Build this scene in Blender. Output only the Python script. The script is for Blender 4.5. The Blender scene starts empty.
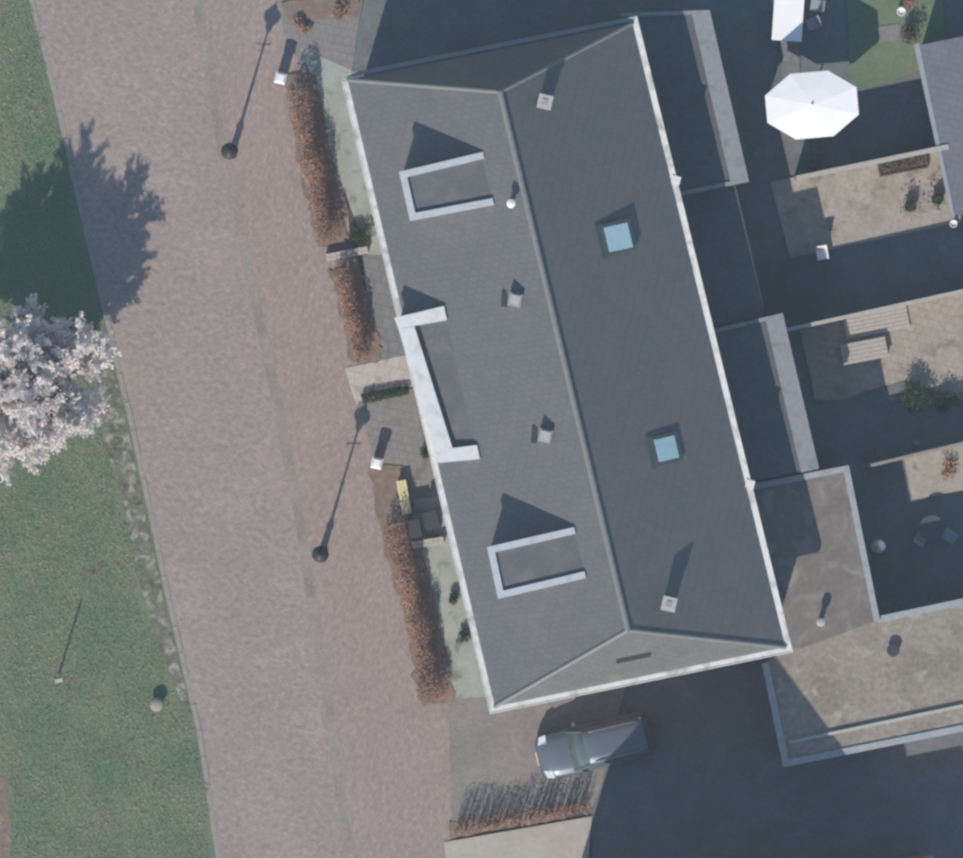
import bpy, math, random
from mathutils import Vector, Matrix
R = math.radians
random.seed(7)
scn = bpy.context.scene
C = scn.collection

# ---------------------------------------------------------------- camera, sky, sun, exposure
S = 26.0            # photograph pixels per metre on the ground
H = 400.0           # flying height, metres
EL = 36.0           # sun elevation
AZ = 196.3          # sun azimuth (clockwise from +Y = top of picture)
cam = bpy.data.cameras.new("camera"); cam_o = bpy.data.objects.new("camera", cam); C.objects.link(cam_o)
cam_o.location = (0, 0, H); cam_o.rotation_euler = (0, 0, 0)
cam.sensor_width = 36.0; cam.lens = 36.0 * H / (963.0 / S)
cam.clip_start = 1.0; cam.clip_end = 3000.0
scn.camera = cam_o
world = bpy.data.worlds.new("World"); scn.world = world; world.use_nodes = True
wn = world.node_tree.nodes; wl = world.node_tree.links
bg = wn["Background"]; sky = wn.new("ShaderNodeTexSky"); sky.sky_type = 'NISHITA'; sky.sun_disc = False
sky.sun_elevation = R(EL); sky.sun_rotation = R(AZ); sky.air_density = 1.0; sky.dust_density = 0.2; sky.ozone_density = 1.8
wl.new(sky.outputs[0], bg.inputs[0]); bg.inputs[1].default_value = 0.105
sun = bpy.data.lights.new("sun", 'SUN'); sun.energy = 3.85; sun.angle = R(0.6); sun.color = (1.0, 0.925, 0.815)
sun_o = bpy.data.objects.new("sun", sun); C.objects.link(sun_o); sun_o.location = (-10, -30, 60)
SD = Vector((-math.sin(R(AZ)) * math.cos(R(EL)), -math.cos(R(AZ)) * math.cos(R(EL)), -math.sin(R(EL))))
sun_o.rotation_euler = SD.to_track_quat('-Z', 'Y').to_euler()
vs = scn.view_settings; vs.view_transform = 'Standard'; vs.look = 'None'; vs.gamma = 1.0; vs.exposure = 0.50
vs.use_curve_mapping = False
scn.cycles.filter_width = 2.8

# ---------------------------------------------------------------- helpers
def W(px, py, z=0.0):
    """plan position (photograph pixel grid, 26 px = 1 m) of a point at height z"""
    f = (1.0 - z / H) / S
    return Vector(((px - 481.5) * f, (429.0 - py) * f, z))

class MB:
    def __init__(s): s.v = []; s.f = []
    def poly(s, pts):
        n = len(s.v); s.v += [Vector(p) for p in pts]; s.f.append(tuple(range(n, n + len(pts))))
    def hexa(s, b, t):
        """b, t: four bottom and four top points, same order (counter-clockwise from above)"""
        n = len(s.v); s.v += [Vector(p) for p in b] + [Vector(p) for p in t]
        s.f += [(n+3, n+2, n+1, n), (n+4, n+5, n+6, n+7)]
        for i in range(4):
            j = (i + 1) % 4; s.f.append((n+i, n+j, n+4+j, n+4+i))
    def box(s, c, sx, sy, sz, rz=0.0):
        """c = centre of the bottom"""
        m = Matrix.Rotation(rz, 3, 'Z'); c = Vector(c)
        q = [c + m @ Vector((x*sx/2, y*sy/2, 0)) for x, y in ((-1,-1),(1,-1),(1,1),(-1,1))]
        s.hexa(q, [p + Vector((0,0,sz)) for p in q])
    def prism(s, pts, z0, z1):
        """px polygon pts extruded between z0 and z1"""
        P0 = [W(x, y, 0) for x, y in pts]
        a = sum(P0[i].x*P0[(i+1)%len(P0)].y - P0[(i+1)%len(P0)].x*P0[i].y for i in range(len(P0)))
        if a < 0: P0.reverse()
        n = len(s.v); k = len(P0)
        f = 1 - z1 / H
        s.v += [Vector((p.x*f, p.y*f, z0)) for p in P0] + [Vector((p.x*f, p.y*f, z1)) for p in P0]
        s.f.append(tuple(range(n+k-1, n-1, -1))); s.f.append(tuple(range(n+k, n+2*k)))
        for i in range(k):
            j = (i+1) % k; s.f.append((n+i, n+j, n+k+j, n+k+i))
    def tube(s, pts, rad, n=8, cap=True):
        pts = [Vector(p) for p in pts]; k0 = len(s.v)
        if not hasattr(rad, '__len__'): rad = [rad]*len(pts)
        for i, p in enumerate(pts):
            d = (pts[min(i+1, len(pts)-1)] - pts[max(i-1, 0)]).normalized()
            a = d.orthogonal().normalized()
            if i and (a - pa).length > 1: a = -a
            pa = a; b = d.cross(a)
            for j in range(n):
                t = 2*math.pi*j/n; s.v.append(p + (a*math.cos(t) + b*math.sin(t))*rad[i])
        for i in range(len(pts)-1):
            for j in range(n):
                q = (j+1) % n; s.f.append((k0+i*n+j, k0+i*n+q, k0+(i+1)*n+q, k0+(i+1)*n+j))
        if cap:
            s.f.append(tuple(k0+j for j in range(n-1, -1, -1))); e = k0+(len(pts)-1)*n
            s.f.append(tuple(e+j for j in range(n)))
    def lathe(s, c, prof, n=16):
        """prof: (radius, z) list from the bottom up"""
        c = Vector(c); k0 = len(s.v); m = len(prof)
        for r, z in prof:
            for j in range(n):
                t = 2*math.pi*j/n; s.v.append(c + Vector((r*math.cos(t), r*math.sin(t), z)))
        for i in range(m-1):
            for j in range(n):
                q = (j+1) % n; s.f.append((k0+i*n+j, k0+i*n+q, k0+(i+1)*n+q, k0+(i+1)*n+j))
        s.f.append(tuple(k0+j for j in range(n-1, -1, -1))); e = k0+(m-1)*n
        s.f.append(tuple(e+j for j in range(n)))
    def build(s, name, mt, parent=None, smooth=False, loc=None):
        off = Vector((0,0,0))
        if parent is not None:
            p = parent
            while p is not None: off = off + p.location; p = p.parent
        if loc is not None: off = off + Vector(loc)
        me = bpy.data.meshes.new(name)
        me.from_pydata([tuple(v - off) for v in s.v], [], s.f); me.update()
        if smooth:
            for p in me.polygons: p.use_smooth = True
        me.materials.append(mt)
        o = bpy.data.objects.new(name, me); C.objects.link(o)
        if loc is not None: o.location = Vector(loc)
        if parent is not None: o.parent = parent
        return o

def tag(o, label, cat, group=None):
    o['label'] = label; o['category'] = cat
    if group: o['group'] = group
    return o
def thing(name, label, cat, loc, group=None):
    o = bpy.data.objects.new(name, None); C.objects.link(o); o.location = Vector(loc); o.empty_display_size = 0.3
    return tag(o, label, cat, group)
def piece(src, parent, loc, rz=0.0, name=None):
    """a linked copy of a small alike piece"""
    o = src.copy(); C.objects.link(o); o.parent = parent; o.location = loc; o.rotation_euler = (0, 0, rz)
    return o
def copy_tree(o, parent=None):
    c = o.copy(); C.objects.link(c); c.parent = parent
    for ch in list(o.children): copy_tree(ch, c)
    return c
def structure(o): o['kind'] = 'structure'; return o
def lerp(a, b, t): return a + (b - a) * t

# ---------------------------------------------------------------- materials
def sock(node, *names):
    for n in names:
        if n in node.inputs: return node.inputs[n]
def mat(name, c1, c2=None, scale=8.0, detail=6.0, rough=0.85, bump=0.0, big=None, bigscale=0.4, metal=0.0,
        bricks=None, rot=0.0, spec=0.3, stain=None, stainscale=1.5, stainpos=(0.55, 0.7), coat=0.0, dist=0.02):
    """procedural surface: fine noise between c1 and c2, wide noise to big, optional brick/tile pattern and stains"""
    m = bpy.data.materials.new(name); m.use_nodes = True; nt = m.node_tree; N = nt.nodes; L = nt.links
    b = N["Principled BSDF"]; b.inputs["Roughness"].default_value = rough; b.inputs["Metallic"].default_value = metal
    sock(b, "Specular IOR Level", "Specular").default_value = spec
    if coat: sock(b, "Coat Weight", "Clearcoat").default_value = coat
    tc = N.new("ShaderNodeTexCoord"); mp = N.new("ShaderNodeMapping"); mp.inputs["Rotation"].default_value = (0, 0, rot)
    L.new(tc.outputs["Object"], mp.inputs["Vector"])
    c2 = c2 or tuple(x*0.8 for x in c1)
    nz = N.new("ShaderNodeTexNoise"); nz.inputs["Scale"].default_value = scale; nz.inputs["Detail"].default_value = detail
    nz.inputs["Roughness"].default_value = 0.65
    L.new(mp.outputs[0], nz.inputs["Vector"])
    rp = N.new("ShaderNodeValToRGB"); rp.color_ramp.elements[0].position = 0.32; rp.color_ramp.elements[1].position = 0.68
    rp.color_ramp.elements[0].color = (*c2, 1); rp.color_ramp.elements[1].color = (*c1, 1)
    L.new(nz.outputs[0], rp.inputs[0]); col = rp.outputs[0]; hgt = nz.outputs[0]
    if bricks:
        bw, bh, mort, var, mdark = bricks
        bt = N.new("ShaderNodeTexBrick"); bt.inputs["Scale"].default_value = 1.0
        bt.inputs["Brick Width"].default_value = bw; bt.inputs["Row Height"].default_value = bh
        bt.inputs["Mortar Size"].default_value = mort; bt.inputs["Mortar Smooth"].default_value = 0.3
        bt.inputs["Color1"].default_value = (1-var, 1-var, 1-var, 1); bt.inputs["Color2"].default_value = (1+var, 1+var*0.9, 1+var*0.85, 1)
        bt.inputs["Mortar"].default_value = (mdark, mdark, mdark, 1); bt.inputs["Bias"].default_value = 0.0
        L.new(mp.outputs[0], bt.inputs["Vector"])
        mx = N.new("ShaderNodeMix"); mx.data_type = 'RGBA'; mx.blend_type = 'MULTIPLY'; mx.inputs[0].default_value = 1.0
        mx.clamp_result = False
        L.new(col, mx.inputs[6]); L.new(bt.outputs["Color"], mx.inputs[7]); col = mx.outputs[2]
        inv = N.new("ShaderNodeMath"); inv.operation = 'SUBTRACT'; inv.inputs[0].default_value = 1.0
        L.new(bt.outputs["Fac"], inv.inputs[1]); hgt = inv.outputs[0]
    if big:
        n2 = N.new("ShaderNodeTexNoise"); n2.inputs["Scale"].default_value = bigscale; n2.inputs["Detail"].default_value = 4.0
        L.new(mp.outputs[0], n2.inputs["Vector"])
        r2 = N.new("ShaderNodeValToRGB"); r2.color_ramp.elements[0].position = 0.40; r2.color_ramp.elements[1].position = 0.64
        L.new(n2.outputs[0], r2.inputs[0])
        mx = N.new("ShaderNodeMix"); mx.data_type = 'RGBA'; mx.blend_type = 'MULTIPLY'
        L.new(r2.outputs[0], mx.inputs[0]); L.new(col, mx.inputs[6]); mx.inputs[7].default_value = (*big, 1); col = mx.outputs[2]
    if stain:
        n3 = N.new("ShaderNodeTexNoise"); n3.inputs["Scale"].default_value = stainscale; n3.inputs["Detail"].default_value = 7.0
        n3.inputs["Distortion"].default_value = 0.6
        mp3 = N.new("ShaderNodeMapping"); mp3.inputs["Location"].default_value = (13.1, 4.7, 2.2)
        L.new(tc.outputs["Object"], mp3.inputs["Vector"]); L.new(mp3.outputs[0], n3.inputs["Vector"])
        r3 = N.new("ShaderNodeValToRGB"); r3.color_ramp.elements[0].position = stainpos[0]; r3.color_ramp.elements[1].position = stainpos[1]
        L.new(n3.outputs[0], r3.inputs[0])
        mx = N.new("ShaderNodeMix"); mx.data_type = 'RGBA'; L.new(r3.outputs[0], mx.inputs[0])
        L.new(col, mx.inputs[6]); mx.inputs[7].default_value = (*stain, 1); col = mx.outputs[2]
    L.new(col, b.inputs["Base Color"])
    if bump:
        bp = N.new("ShaderNodeBump"); bp.inputs["Strength"].default_value = bump; bp.inputs["Distance"].default_value = dist
        L.new(hgt, bp.inputs["Height"]); L.new(bp.outputs[0], b.inputs["Normal"])
    return m

def thin_leaf(m, f):
    """light passes through thin petals and leaves"""
    nt = m.node_tree; N = nt.nodes; b = N['Principled BSDF']; t = N.new('ShaderNodeBsdfTranslucent'); x = N.new('ShaderNodeMixShader')
    x.inputs[0].default_value = f; nt.links.new(b.inputs['Base Color'].links[0].from_socket, t.inputs[0])
    nt.links.new(b.outputs[0], x.inputs[1]); nt.links.new(t.outputs[0], x.inputs[2]); nt.links.new(x.outputs[0], N['Material Output'].inputs[0])
HA = R(13.0)         # the houses stand turned by 13 degrees
M = {}
M['earth'] = mat('earth', (.10,.085,.065), (.06,.05,.04), 5, bump=.4)
M['street'] = mat('street_brick', (.360,.292,.262), (.245,.201,.182), 5.0, bump=.25, bricks=(.21,.105,.008,.10,.75), rot=HA,
                  big=(.90,.91,.92), bigscale=.35)
M['pave'] = mat('pavement_brick', (.358,.284,.254), (.247,.197,.178), 5.0, bump=.25, bricks=(.21,.105,.008,.09,.75), rot=HA+R(90),
                big=(.92,.91,.91), bigscale=.5)
M['pale_brick'] = mat('pale_brick', (.325,.28,.25), (.235,.20,.18), 10, bump=.25, bricks=(.1,.21,.008,.08,.8), rot=HA, big=(.8,.78,.78), bigscale=.9)
M['drive'] = mat('driveway_brick', (.275,.245,.222), (.205,.185,.17), 10, bump=.25, bricks=(.21,.105,.008,.08,.75), rot=HA, big=(.86,.86,.88), bigscale=.6)
M['kerb'] = mat('kerb_concrete', (.30,.27,.235), (.225,.205,.18), 6, bump=.3, stain=(.15,.15,.115), stainscale=2.2)
M['lawn'] = mat('lawn_soil', (.165,.20,.125), (.115,.148,.09), 7, bump=.6, big=(.75,.88,.82), bigscale=.5, stain=(.15,.135,.095), stainscale=1.1, stainpos=(.56,.76))
M['verge'] = mat('worn_verge', (.20,.185,.145), (.11,.105,.08), 5, bump=.8, big=(.62,.66,.58), bigscale=1.6, stain=(.30,.28,.245), stainscale=2.4, stainpos=(.52,.64))
M['gravel'] = mat('front_gravel', (.37,.385,.35), (.29,.305,.275), 16, bump=.6, big=(.84,.86,.82), bigscale=1.0, stain=(.16,.18,.13), stainscale=1.6)
M['slab_grey'] = mat('grey_slabs', (.20,.20,.20), (.155,.155,.158), 7, bump=.35, bricks=(.42,.42,.012,.05,.6), rot=HA, stain=(.13,.12,.11))
M['slab_mid'] = mat('warm_grey_slabs', (.235,.22,.21), (.185,.175,.165), 7, bump=.35, bricks=(.3,.3,.01,.05,.65), rot=HA, stain=(.15,.14,.11))
M['slab_beige'] = mat('beige_slabs', (.46,.42,.38), (.38,.345,.31), 7, bump=.35, bricks=(.52,.52,.012,.05,.7), rot=HA, stain=(.28,.25,.21))
M['terrace'] = mat('terrace_slabs', (.375,.34,.295), (.29,.262,.228), 6, bump=.4, bricks=(.42,.42,.010,.05,.86), rot=HA, big=(.88,.86,.83), bigscale=1.1, stain=(.18,.155,.125), stainscale=1.4, stainpos=(.56,.72))
M['sandy'] = mat('sandy_terrace', (.36,.31,.26), (.28,.24,.20), 6, bump=.4, bricks=(.32,.32,.012,.06,.75), rot=HA, stain=(.22,.18,.14), stainscale=1.2)
M['forecourt'] = mat('beige_forecourt', (.42,.39,.34), (.35,.325,.285), 5, bump=.3, big=(.9,.89,.87), bigscale=.8)
M['yard'] = mat('yard_slabs_drive_shade', (.165,.17,.178), (.125,.13,.138), 7, bump=.4, bricks=(.42,.42,.010,.05,.85), rot=HA, big=(.8,.85,.85), bigscale=.8, stain=(.12,.12,.09))
M['tile_we'] = mat('roof_tiles', (.132,.132,.134), (.114,.114,.116), 11, rough=.55, bump=.55, bricks=(.24,.33,.010,.05,.84), rot=HA+R(90), big=(.93,.94,.96), bigscale=.5,
                   stain=(.135,.134,.132), stainscale=.9, stainpos=(.55,.85), dist=.03)
M['tile_ns'] = mat('hip_tiles', (.150,.150,.144), (.12,.12,.118), 11, rough=.55, bump=.55, bricks=(.24,.19,.010,.05,.84), rot=HA, big=(.9,.91,.94), bigscale=.5,
                   stain=(.17,.165,.15), stainscale=.9, stainpos=(.55,.8), dist=.03)
M['ridge'] = mat('ridge_tile', (.22,.22,.215), (.17,.17,.17), 6, rough=.6, stain=(.12,.12,.11), stainscale=3)
M['gutter'] = mat('white_gutter', (.70,.69,.67), (.60,.59,.57), 5, rough=.5, stain=(.36,.35,.31), stainscale=1.5, stainpos=(.5,.72))
M['trim'] = mat('white_trim', (.48,.50,.525), (.40,.42,.445), 4, rough=.5, stain=(.37,.38,.39), stainscale=2.5, stainpos=(.54,.75))
M['white'] = mat('white_coping', (.66,.67,.66), (.57,.58,.58), 4, rough=.5, stain=(.45,.46,.45), stainscale=2, stainpos=(.55,.78))
M['felt'] = mat('dormer_felt', (.132,.133,.138), (.108,.110,.114), 8, rough=.8, bump=.2, big=(.85,.87,.9), bigscale=1.3, stain=(.155,.145,.14), stainscale=1.6)
M['flat'] = mat('flat_roof_felt', (.115,.118,.125), (.085,.088,.095), 6, rough=.8, bump=.2, big=(.85,.87,.9), bigscale=.9, stain=(.08,.08,.08), stainscale=1.4)
M['edge_and_sun_strip'] = mat('edge_and_sun_strip', (.255,.265,.275), (.205,.215,.228), 5, rough=.6, stain=(.17,.18,.19), stainscale=2)  # narrow trims, and the pale colour painted for sunlit roof along the wide side
M['flat_brown'] = mat('brown_roof_felt', (.205,.178,.163), (.155,.136,.126), 5, rough=.9, bump=.5, big=(.82,.80,.78), bigscale=.9, stain=(.25,.235,.21), stainscale=1.3)
M['roof_gravel'] = mat('roof_gravel', (.325,.282,.232), (.205,.178,.146), 5, rough=.95, bump=.8, big=(.80,.79,.77), bigscale=.8, stain=(.32,.30,.26), stainscale=1.8, stainpos=(.56,.7))
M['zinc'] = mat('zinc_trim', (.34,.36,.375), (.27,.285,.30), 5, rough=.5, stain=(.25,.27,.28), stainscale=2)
M['brick_wall'] = mat('brick_wall', (.30,.17,.12), (.22,.12,.09), 9, bump=.4, bricks=(.22,.07,.01,.1,1.3))
M['render_wall'] = mat('rendered_wall', (.42,.40,.36), (.36,.34,.31), 5, bump=.2)
M['lead'] = mat('grey_vent', (.30,.30,.30), (.24,.24,.24), 6, rough=.6)
M['darkvent'] = mat('dark_vent', (.05,.05,.052), (.035,.035,.037), 6, rough=.6)
M['glass'] = mat('window_glass', (.03,.04,.05), (.025,.03,.04), 2, rough=.05, spec=.6)
M['skyglass'] = mat('roof_glass_painted_sky', (.36,.53,.58), (.30,.46,.52), 3, rough=.08, spec=.6)  # reflected sky painted into the base colour of the roof windows
M['darkframe'] = mat('dark_frame', (.07,.085,.09), (.055,.065,.07), 5, rough=.5)
M['iron'] = mat('lamp_iron', (.035,.030,.030), (.025,.022,.022), 8, rough=.5)
M['opal'] = mat('lamp_glass', (.20,.20,.18), (.17,.17,.15), 4, rough=.3)
M['bark'] = mat('bark', (.11,.09,.085), (.06,.05,.045), 12, bump=.6)
M['petal'] = mat('blossom_petals', (.90,.865,.835), (.80,.735,.715), 2.2, rough=.8, spec=.1)
M['grass'] = mat('grass_blades', (.205,.270,.155), (.130,.180,.105), 4.5, rough=.8, spec=.1, big=(1.45,1.18,1.15), bigscale=.45, stain=(.29,.265,.18), stainscale=.8, stainpos=(.50,.70))
M['hedge_leaf'] = mat('dry_beech_leaves', (.48,.28,.20), (.31,.18,.132), 4, rough=.85, spec=.1, big=(.70,.72,.80), bigscale=1.0, stain=(.30,.235,.16), stainscale=2.2, stainpos=(.6,.75))
M['hedge_green'] = mat('green_leaves', (.075,.105,.045), (.04,.065,.028), 5, rough=.8, spec=.15)
M['twig'] = mat('twigs', (.09,.065,.055), (.05,.038,.032), 8)
M['litter'] = mat('leaf_litter', (.235,.165,.128), (.15,.108,.086), 6, bump=.7, stain=(.24,.20,.14), stainscale=2.5)
M['white_paint'] = mat('white_paint', (.78,.78,.76), (.70,.70,.68), 4, rough=.45)
M['canvas'] = mat('white_canvas', (.86,.85,.85), (.82,.81,.81), 3, rough=.8)
M['wood'] = mat('weathered_wood', (.30,.255,.215), (.215,.18,.15), 10, bump=.3)
M['wood_pale'] = mat('pale_wood', (.42,.385,.345), (.33,.30,.265), 8, bump=.3)
M['wood_brown'] = mat('brown_wood', (.16,.10,.075), (.10,.065,.05), 8, bump=.3)
M['soil'] = mat('planting_soil', (.13,.085,.07), (.07,.05,.042), 7, bump=.8, stain=(.16,.15,.09), stainscale=3)
M['yellow'] = mat('yellow_paint', (.66,.60,.34), (.58,.52,.29), 5, rough=.5, stain=(.50,.44,.25))
M['concrete'] = mat('concrete', (.42,.42,.39), (.33,.33,.31), 6, bump=.3)
M['binplastic'] = mat('bin_plastic', (.05,.052,.06), (.04,.042,.048), 5, rough=.5)
M['carpaint'] = mat('car_paint', (.115,.135,.170), (.105,.124,.156), 2, rough=.42, metal=.25, spec=.5, coat=.35)
M['tyre'] = mat('tyre_rubber', (.02,.02,.02), (.015,.015,.015), 9, rough=.9)
M['rim'] = mat('alloy_rim', (.45,.45,.46), (.4,.4,.41), 4, rough=.35, metal=.8)
M['lamplens'] = mat('headlight_lens', (.62,.66,.70), (.56,.60,.64), 3, rough=.08, spec=.8)
M['redlens'] = mat('tail_light', (.30,.02,.02), (.24,.015,.015), 3, rough=.15)
M['carglass'] = mat('car_glass', (.085,.115,.120), (.07,.095,.105), 3, rough=.06, spec=.7)
M['shed'] = mat('shed_roof', (.155,.165,.185), (.13,.138,.155), 6, rough=.6, bump=.4, bricks=(.5,.26,.012,.03,.75), rot=HA, big=(.9,.92,.95), bigscale=.8)
M['terracotta'] = mat('terracotta', (.33,.16,.10), (.26,.125,.08), 6)
M['cloth_lilac'] = mat('lilac_cushion', (.28,.27,.33), (.24,.23,.28), 5)
M['plastic_grey'] = mat('grey_plastic', (.30,.32,.34), (.25,.27,.29), 5, rough=.5)

thin_leaf(M['petal'], .36); thin_leaf(M['hedge_green'], .25)

# ---------------------------------------------------------------- ground sheets
ZL = {}
def sheet(name, pts, z, mt):
    while any(abs(z-q) < .0022 for q in ZL): z += .0024
    ZL[z] = name
    mb = MB(); P = [W(x, y, 0) for x, y in pts]
    a = sum(P[i].x*P[(i+1)%len(P)].y - P[(i+1)%len(P)].x*P[i].y for i in range(len(P)))
    if a < 0: P.reverse()
    mb.poly([Vector((p.x, p.y, z)) for p in P])
    return structure(mb.build(name, mt))
mb = MB(); mb.poly([(-600,-600,-.03),(600,-600,-.03),(600,600,-.03),(-600,600,-.03)]); structure(mb.build('ground', M['earth']))
EDGE = [(-30,-240),(28,-3),(50,85),(68,165),(110,345),(130,430),(166,600),(196,730),(216,861),(262,1090)]   # lawn / street
GUT = [(172,-240),(200,20),(224,160),(262,330),(300,520),(330,720),(350,861),(385,1090)]                     # gutter line in the street
sheet('street', EDGE + [(470,1090),(452,840),(452,700),(405,520),(375,370),(336,230),(300,100),(270,10),(250,-240)], 0.0, M['street'])
sheet('pavement', GUT + [(470,1090),(452,840),(460,712),(412,520),(385,370),(350,230),(335,110),(345,60),(372,-240)], .004, M['pave'])
def offs(line, d): return [(x + d, y) for x, y in line]
sheet('gutter_strip', offs(GUT, -5) + offs(GUT, 5)[::-1], .008, M['pale_brick'])
sheet('lawn', [(-900,-240)] + EDGE + [(-900,1090)], .015, M['lawn'])
sheet('worn_verge', [(84,318),(106,335),(128,430),(164,600),(192,716),(180,700),(158,640),(140,585),(122,500),(104,440),(94,385)], .026, M['verge'])
sheet('worn_path', [(-20,770),(5,778),(12,830),(10,870),(-20,870)], .027, M['litter'])
sheet('forecourt', [(268,-60),(372,-60),(350,80),(328,100),(306,70),(285,40)], .008, M['slab_mid'])
sheet('front_gravel', [(300,48),(352,70),(410,330),(370,262),(330,150),(316,85)], .012, M['gravel'])
sheet('side_paving', [(362,255),(395,255),(425,345),(410,362),(375,362)], .016, M['slab_grey'])
sheet('entrance_path', [(345,368),(420,352),(428,382),(356,404),(350,386)], .020, M['slab_beige'])
sheet('bike_paving', [(358,402),(430,384),(452,480),(445,505),(400,500),(372,450)], .014, M['slab_mid'])
sheet('front_gravel_strip', [(408,500),(450,495),(500,700),(490,712),(445,706),(420,600)], .012, M['gravel'])
sheet('driveway', [(448,700),(560,690),(628,680),(620,706),(600,790),(592,808),(452,838)], .012, M['drive'])  # stops at the neighbour's shadow edge
sheet('beige_forecourt', [(444,842),(592,816),(585,900),(560,960),(460,980)], .012, M['forecourt'])
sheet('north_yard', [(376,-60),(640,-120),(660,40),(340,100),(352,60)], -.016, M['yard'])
sheet('yard_and_shaded_drive', [(640,-60),(1200,-180),(1200,1000),(600,1000),(590,806),(560,720)], -.021, M['yard'])  # also covers the shaded drive, its bluish shade painted as the cooler yard colour
sheet('sunny_terrace', [(770,182),(945,148),(962,222),(790,258)], .010, M['terrace'])
sheet('sandy_terrace', [(800,330),(990,285),(1020,420),(905,380),(862,392),(845,400),(815,400)], .010, M['sandy'])
sheet('back_terrace', [(903,454),(1030,425),(1040,475),(912,500)], .010, M['terrace'])
sheet('garden_lawn', [(845,-40),(935,-60),(950,60),(865,90),(850,80)], .012, M['lawn'])
sheet('garden_path', [(776,-60),(798,-60),(800,80),(782,84)], .014, M['slab_grey'])

# kerb: single concrete stones along the lawn
kerb = structure(bpy.data.objects.new('kerb', None)); C.objects.link(kerb)
mb = MB(); mb.hexa([(-.49,-.10,-.02),(.49,-.10,-.02),(.49,.10,-.02),(-.49,.10,-.02)],[(-.488,-.097,.02),(.488,-.097,.02),(.488,.097,.02),(-.488,.097,.02)])
ks = mb.build('kerb_stone', M['kerb']); first = True
pts = [W(x+3, y) for x, y in EDGE[1:]]; seg = 0; pos = 0.0
for i in range(len(pts)-1):
    a, b = pts[i], pts[i+1]; d = b - a; L = d.length; n = max(1, round(L)); an = math.atan2(d.y, d.x)
    for k in range(n):
        p = a + d*((k+.5)/n)
        if p.y < -19: continue
        o = ks if first else ks.copy()
        if not first: C.objects.link(o)
        first = False; o.parent = kerb; o.location = p + Vector((random.uniform(-.01,.01), random.uniform(-.01,.01), random.uniform(-.012,.012)))
        o.rotation_euler = (0, 0, an + random.uniform(-.012,.012)); o.scale = (L/n, 1, 1)

# ---------------------------------------------------------------- the long hipped house
ZE = 6.35; SLOPE = .6
NW, NE, SE, SW = (340,75), (637,16), (793,652), (490,714)
def wl2(p, z): return W(p[0], p[1], z)
house = thing('row_house', 'long hipped grey tiled row house with white gutters and dormers', 'house', W(565,364,0))
cor = [wl2(SW,ZE), wl2(SE,ZE), wl2(NE,ZE), wl2(NW,ZE)]                 # counter-clockwise
def inset(q, d, z):
    """quad q moved inwards by d"""
    out = []
    for i in range(4):
        p0, p, p1 = q[i-1], q[i], q[(i+1)%4]
        e0 = (p-p0).xy.normalized(); e1 = (p1-p).xy.normalized()
        n0 = Vector((-e0.y, e0.x)); n1 = Vector((-e1.y, e1.x))
        k = d/(1+n0.dot(n1)); o = p.xy + (n0+n1)*k
        out.append(Vector((o.x, o.y, z)))
    return out
ZR = ZE + 3.45
RN, RS = W(500,92,ZR), W(628,630,ZR)
wallq = inset(cor, .55, 0)
mb = MB(); mb.hexa(wallq, [Vector((p.x,p.y,ZE-.15)) for p in wallq]); wall = mb.build('wall', M['brick_wall'], house)
ev = inset(cor, .24, ZE+.02)
def slope(pts, name, mt):
    m_ = MB(); m_.poly(pts); lo = [p - Vector((0,0,.10)) for p in pts]; m_.poly(lo[::-1])
    for i in range(len(pts)):
        j = (i+1) % len(pts); m_.poly([pts[i], lo[i], lo[j], pts[j]])
    return m_.build(name, mt, house)
roof_w = slope([ev[3], ev[0], RS, RN], 'roof_slope', M['tile_we']); roof_w['label'] = 'west roof slope with dormers'
roof_e = slope([ev[1], ev[2], RN, RS], 'roof_slope', M['tile_we']); roof_e['label'] = 'east roof slope with roof windows'
roof_s = slope([ev[0], ev[1], RS], 'hip_end', M['tile_ns'])
roof_n = slope([ev[2], ev[3], RN], 'hip_end', M['tile_ns'])
# box gutters
WID = (.50, .30, .15, .34)
for i in range(4):
    j = (i+1) % 4
    prof = [(0,-.22),(0,.03),(.035,.03),(.045,.005),(WID[i]-.05,.002),(WID[i]-.03,.012),(WID[i],.012),(WID[i],-.22)]
    A = [inset(cor, d, ZE+z)[i] for d, z in prof]; B = [inset(cor, d, ZE+z)[j] for d, z in prof]
    mb = MB()
    for k in range(len(prof)-1): mb.poly([A[k], A[k+1], B[k+1], B[k]])
    mb.poly([A[-1], A[0], B[0], B[-1]])
    g = mb.build('gutter', M['zinc'] if i == 2 else M['gutter'], house)  # north gutter takes a darker material, its shade put into the colour
# ridge and hip tiles
def ridge_run(a, b, w, h, ln=.40):
    d = b - a; L = d.length; n = round(L/ln); dn = d.normalized(); up = Vector((0,0,1)); side = dn.cross(up).normalized(); nu = side.cross(dn)
    m_ = MB(); l2 = L/n*.53
    for s0, r in ((-l2, 1.0), (l2, .9)):
        for t in range(5):
            an = math.pi*t/4; m_.v.append(dn*s0 + side*math.cos(an)*w*r + nu*(math.sin(an)*h*r))
    for t in range(4): m_.f.append((t, t+1, t+6, t+5))
    m_.f.append((0,5,9,4)); m_.f.append((4,3,2,1,0)); m_.f.append((5,6,7,8,9))
    o0 = None
    for k in range(n):
        p = a + d*((k+.5)/n) - house.location
        if o0 is None: o0 = m_.build('ridge_tile', M['ridge']); o0.parent = house; o0.location = p
        else:
            o = piece(o0, house, p); o.rotation_euler = (0, 0, random.uniform(-.02,.02))
ridge_run(RS, RN, .12, .12)
for a, b in ((ev[0], RS), (ev[1], RS), (ev[2], RN), (ev[3], RN)): ridge_run(a, b, .085, .08)

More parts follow.
